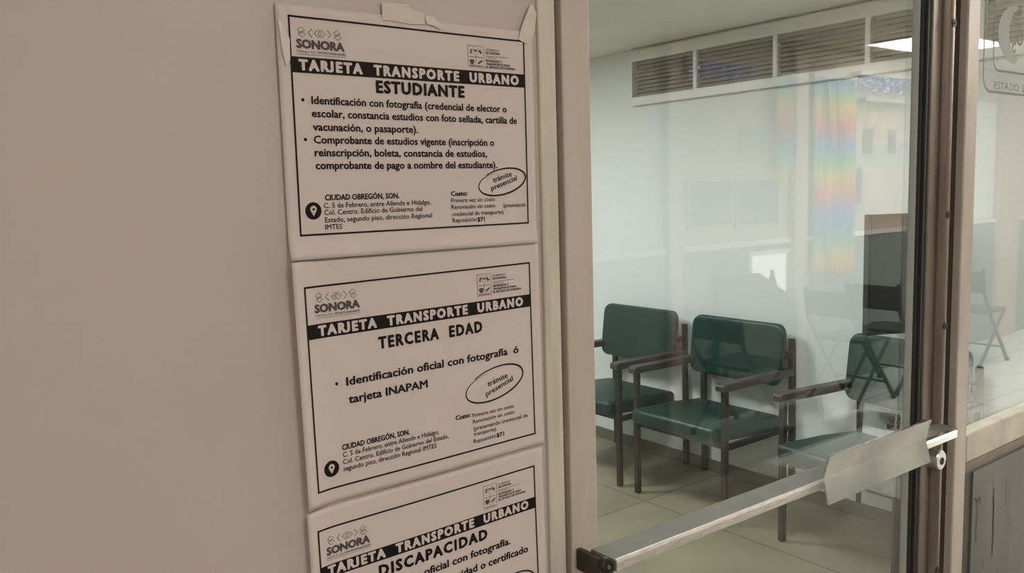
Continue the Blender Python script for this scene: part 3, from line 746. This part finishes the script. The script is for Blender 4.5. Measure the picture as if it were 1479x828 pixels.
# ================================================================== THE HALL BEHIND (seen mirrored in the glass)
YW = HY + .02
struct(box('trim_8', 'white_border', None, HX0, HX1, HY, HY + .03, 1.13, 1.165, .003), 'pale ledge along the top of the hall wainscot', 'ledge')
for i, (x0, x1, lab) in enumerate(((3.95, 4.07, 'pinkish post in the hall wall nearest the door'), (5.27, 5.43, 'pinkish post in the hall wall beside the rainbow curtain'), (8.6, 9.05, 'wide pinkish post at the far end of the hall wall'))):
    struct(box('trim_%d' % (9 + i), 'post_paint', None, x0, x1, HY, HY + .06, 0, HC, .004), lab, 'post')
struct(boxes('window_2', 'white_border', None, [(WIN[0] - .03, WIN[0], HY, HY + .03, WIN[2] - .03, WIN[3] + .03), (WIN[1], WIN[1] + .03, HY, HY + .03, WIN[2] - .03, WIN[3] + .03),
       (WIN[0], WIN[1], HY, HY + .03, WIN[2] - .03, WIN[2]), (WIN[0], WIN[1], HY, HY + .03, WIN[3], WIN[3] + .03)], .002), 'low bright opening in the hall wall', 'window')
for i, (x0, x1, z0, z1, lab) in enumerate(((4.18, 4.60, 1.29, 1.58, 'grey service window left of the second in the hall'), (4.68, 5.12, 1.28, 1.58, 'grey service window above the bright opening in the hall'))):
    w = struct(empty('window_%d' % (3 + i), (x0, HY, z0)), lab, 'window')
    a, b = x1 - x0, z1 - z0
    boxes('frame', 'hall_cream', w, [(-.025, a + .025, 0, .025, -.025, 0), (-.025, a + .025, 0, .025, b, b + .025), (-.025, 0, 0, .025, 0, b), (a, a + .025, 0, .025, 0, b)], .002)
    box('pane', 'grey_pane', w, 0, a, .002, .010, 0, b)
def notice(name, m, x0, x1, z0, z1, lab, cat):
    o = box(name, m, None, x0, x1, HY, HY + .006, z0, z1)
    bm = bmesh.new(); n = max(2, int((z1 - z0) / .05))
    tag(o, lab, cat); bm.free()
    return o
notice('notice', 'notice_green', 4.71, 4.98, 1.74, 1.95, 'green notice above the grey service window in the hall', 'notice')
notice('notice', 'notice_dark', 6.25, 6.39, 1.77, 1.96, 'small dark notice high on the hall wall right of the rainbow curtain', 'notice')
notice('notice', 'notice_dark', 6.63, 6.74, 1.77, 1.96, 'small dark notice highest and farthest right on the hall wall', 'notice')
notice('notice', 'notice_dark', 6.09, 6.24, 1.38, 1.66, 'dark notice low beside the rainbow curtain in the hall', 'notice')
notice('notice', 'notice_yellow', 4.075, 4.17, 1.20, 1.34, 'yellow notice beside the first hall post', 'notice')
bigp = notice('wall_poster', 'poster_white', 7.95, 8.58, 1.17, 2.25, 'large white board mirrored in the side window', 'board')

def foil(name, x0, x1, z0, z1, n, label, ragged=.05, wmin=.006, wmax=.014, material='rainbow_foil'):
    bm = bmesh.new()
    for i in range(n):
        x = x0 + (x1 - x0) * (i + random.random()) / n; w = random.uniform(wmin, wmax); y = HY + .07 + random.uniform(-.008, .012)
        zz = z0 + random.uniform(0, ragged); k = 9; tw = random.uniform(-.9, .9)
        prev = None
        for j in range(k + 1):
            z = z1 + (zz - z1) * j / k; a = tw * math.sin(j * .9 + i)
            dx, dy = w / 2 * math.cos(a), w / 2 * math.sin(a)
            q = (bm.verts.new((x - dx, y - dy, z)), bm.verts.new((x + dx, y + dy, z)))
            if prev: bm.faces.new((prev[0], prev[1], q[1], q[0]))
            prev = q
    o = finish(name, bm, material, None)
    bm = bmesh.new(); bm_box(bm, x0 - .01, x1 + .01, HY, HY + .085, z1 - .004, z1 + .022)
    finish('header_strip', bm, 'bead', o)
    return tag(o, label, 'curtain', None, 'stuff')
foil('foil_curtain', 5.47, 6.02, .86, 2.31, 110, 'long rainbow foil fringe curtain mirrored in the door glass', .10, .007, .016)
foil('foil_curtain', 5.03, 5.27, 1.55, 2.29, 42, 'short rainbow foil fringe left of the second hall post', .08, .007, .016)
foil('foil_curtain', 4.12, 4.78, 2.20, 2.33, 60, 'blue foil fringe valance above the service windows', .07, .008, .018, 'holo_foil')
foil('foil_curtain', 6.07, 7.1, 2.22, 2.36, 80, 'blue foil fringe valance right of the rainbow curtain', .08, .008, .018, 'holo_foil')
foil('foil_curtain', 6.14, 7.0, 1.25, 2.17, 16, 'sparse thin foil strands hanging right of the rainbow curtain', .5, .003, .007)

# bottle on the sill of the low opening, board leaning before it
bm = bmesh.new()
bm_tube(bm, [(0, 0, 0), (0, 0, .01), (0, 0, .14), (0, 0, .18), (0, 0, .20), (0, 0, .235)], [.030, .034, .034, .022, .014, .014], 16)
bt = finish('bottle', bm, 'bottle_dark', None, smooth=True, loc=(5.16, HY - .05, WIN[2]))
tag(bt, 'dark bottle silhouetted in the low bright opening of the hall', 'bottle')
bm = bmesh.new(); bm_prism(bm, [(4.40, 0.0), (5.27, 0.0), (5.27, .72), (4.82, .95), (4.40, .95)], HY + .065, HY + .085, 'y')
tag(finish('leaning_board', bm, 'board_grey', None), 'grey board standing before the low bright opening in the hall', 'board')

# folding chairs along the hall wall (mirrored X shaped legs)
def make_folding(label):
    r = tag(empty('folding_chair', (0, 0, 0)), label, 'chair', 'folding chairs along the hall wall')
    hw = .20
    for s in (-1, 1):
        y = s * hw
        bm = bmesh.new(); bm_tube(bm, [(.22, y, .012), (-.10, y, .40), (-.24, y, .60), (-.28, y, .82)], .014, 10); finish('long_leg', bm, 'chair_black', r)
        bm = bmesh.new(); bm_tube(bm, [(-.24, y * .9, .012), (.18, y * .9, .44)], .013, 10); finish('short_leg', bm, 'chair_black', r)
        for (fx, fy) in ((.22, y), (-.24, y * .9)):
            bm = bmesh.new(); bm_tube(bm, [(fx, fy, 0), (fx, fy, .03)], .019, 10); finish('rubber_foot', bm, 'chair_black', r)
    bm = bmesh.new(); bm_box(bm, -.17, .21, -hw + .015, hw - .015, .435, .462); finish('seat', bm, 'chair_black', r, .008, 3)
    bm = bmesh.new(); bm_prism(bm, [(-.262, .62), (-.247, .62), (-.272, .80), (-.287, .80)], -hw, hw, 'y'); finish('backrest', bm, 'chair_black', r, .004)
    bm = bmesh.new(); bm_tube(bm, [(.12, -hw, .133), (.12, hw, .133)], .008, 8); finish('stretcher', bm, 'chair_black', r)
    return r
f0 = make_folding('black folding chair with crossed legs, first along the hall wall from the door')
f0.location = (4.26, HY + .36, 0)
for x, lab in ((5.53, 'black folding chair with crossed legs below the rainbow curtain'), (6.06, 'black folding chair with crossed legs next beyond the rainbow curtain'), (7.40, 'black folding chair with crossed legs farthest down the hall, mirrored in the side window')):
    c = copy_tree(f0); c.location = (x, HY + .36, 0); c['label'] = lab
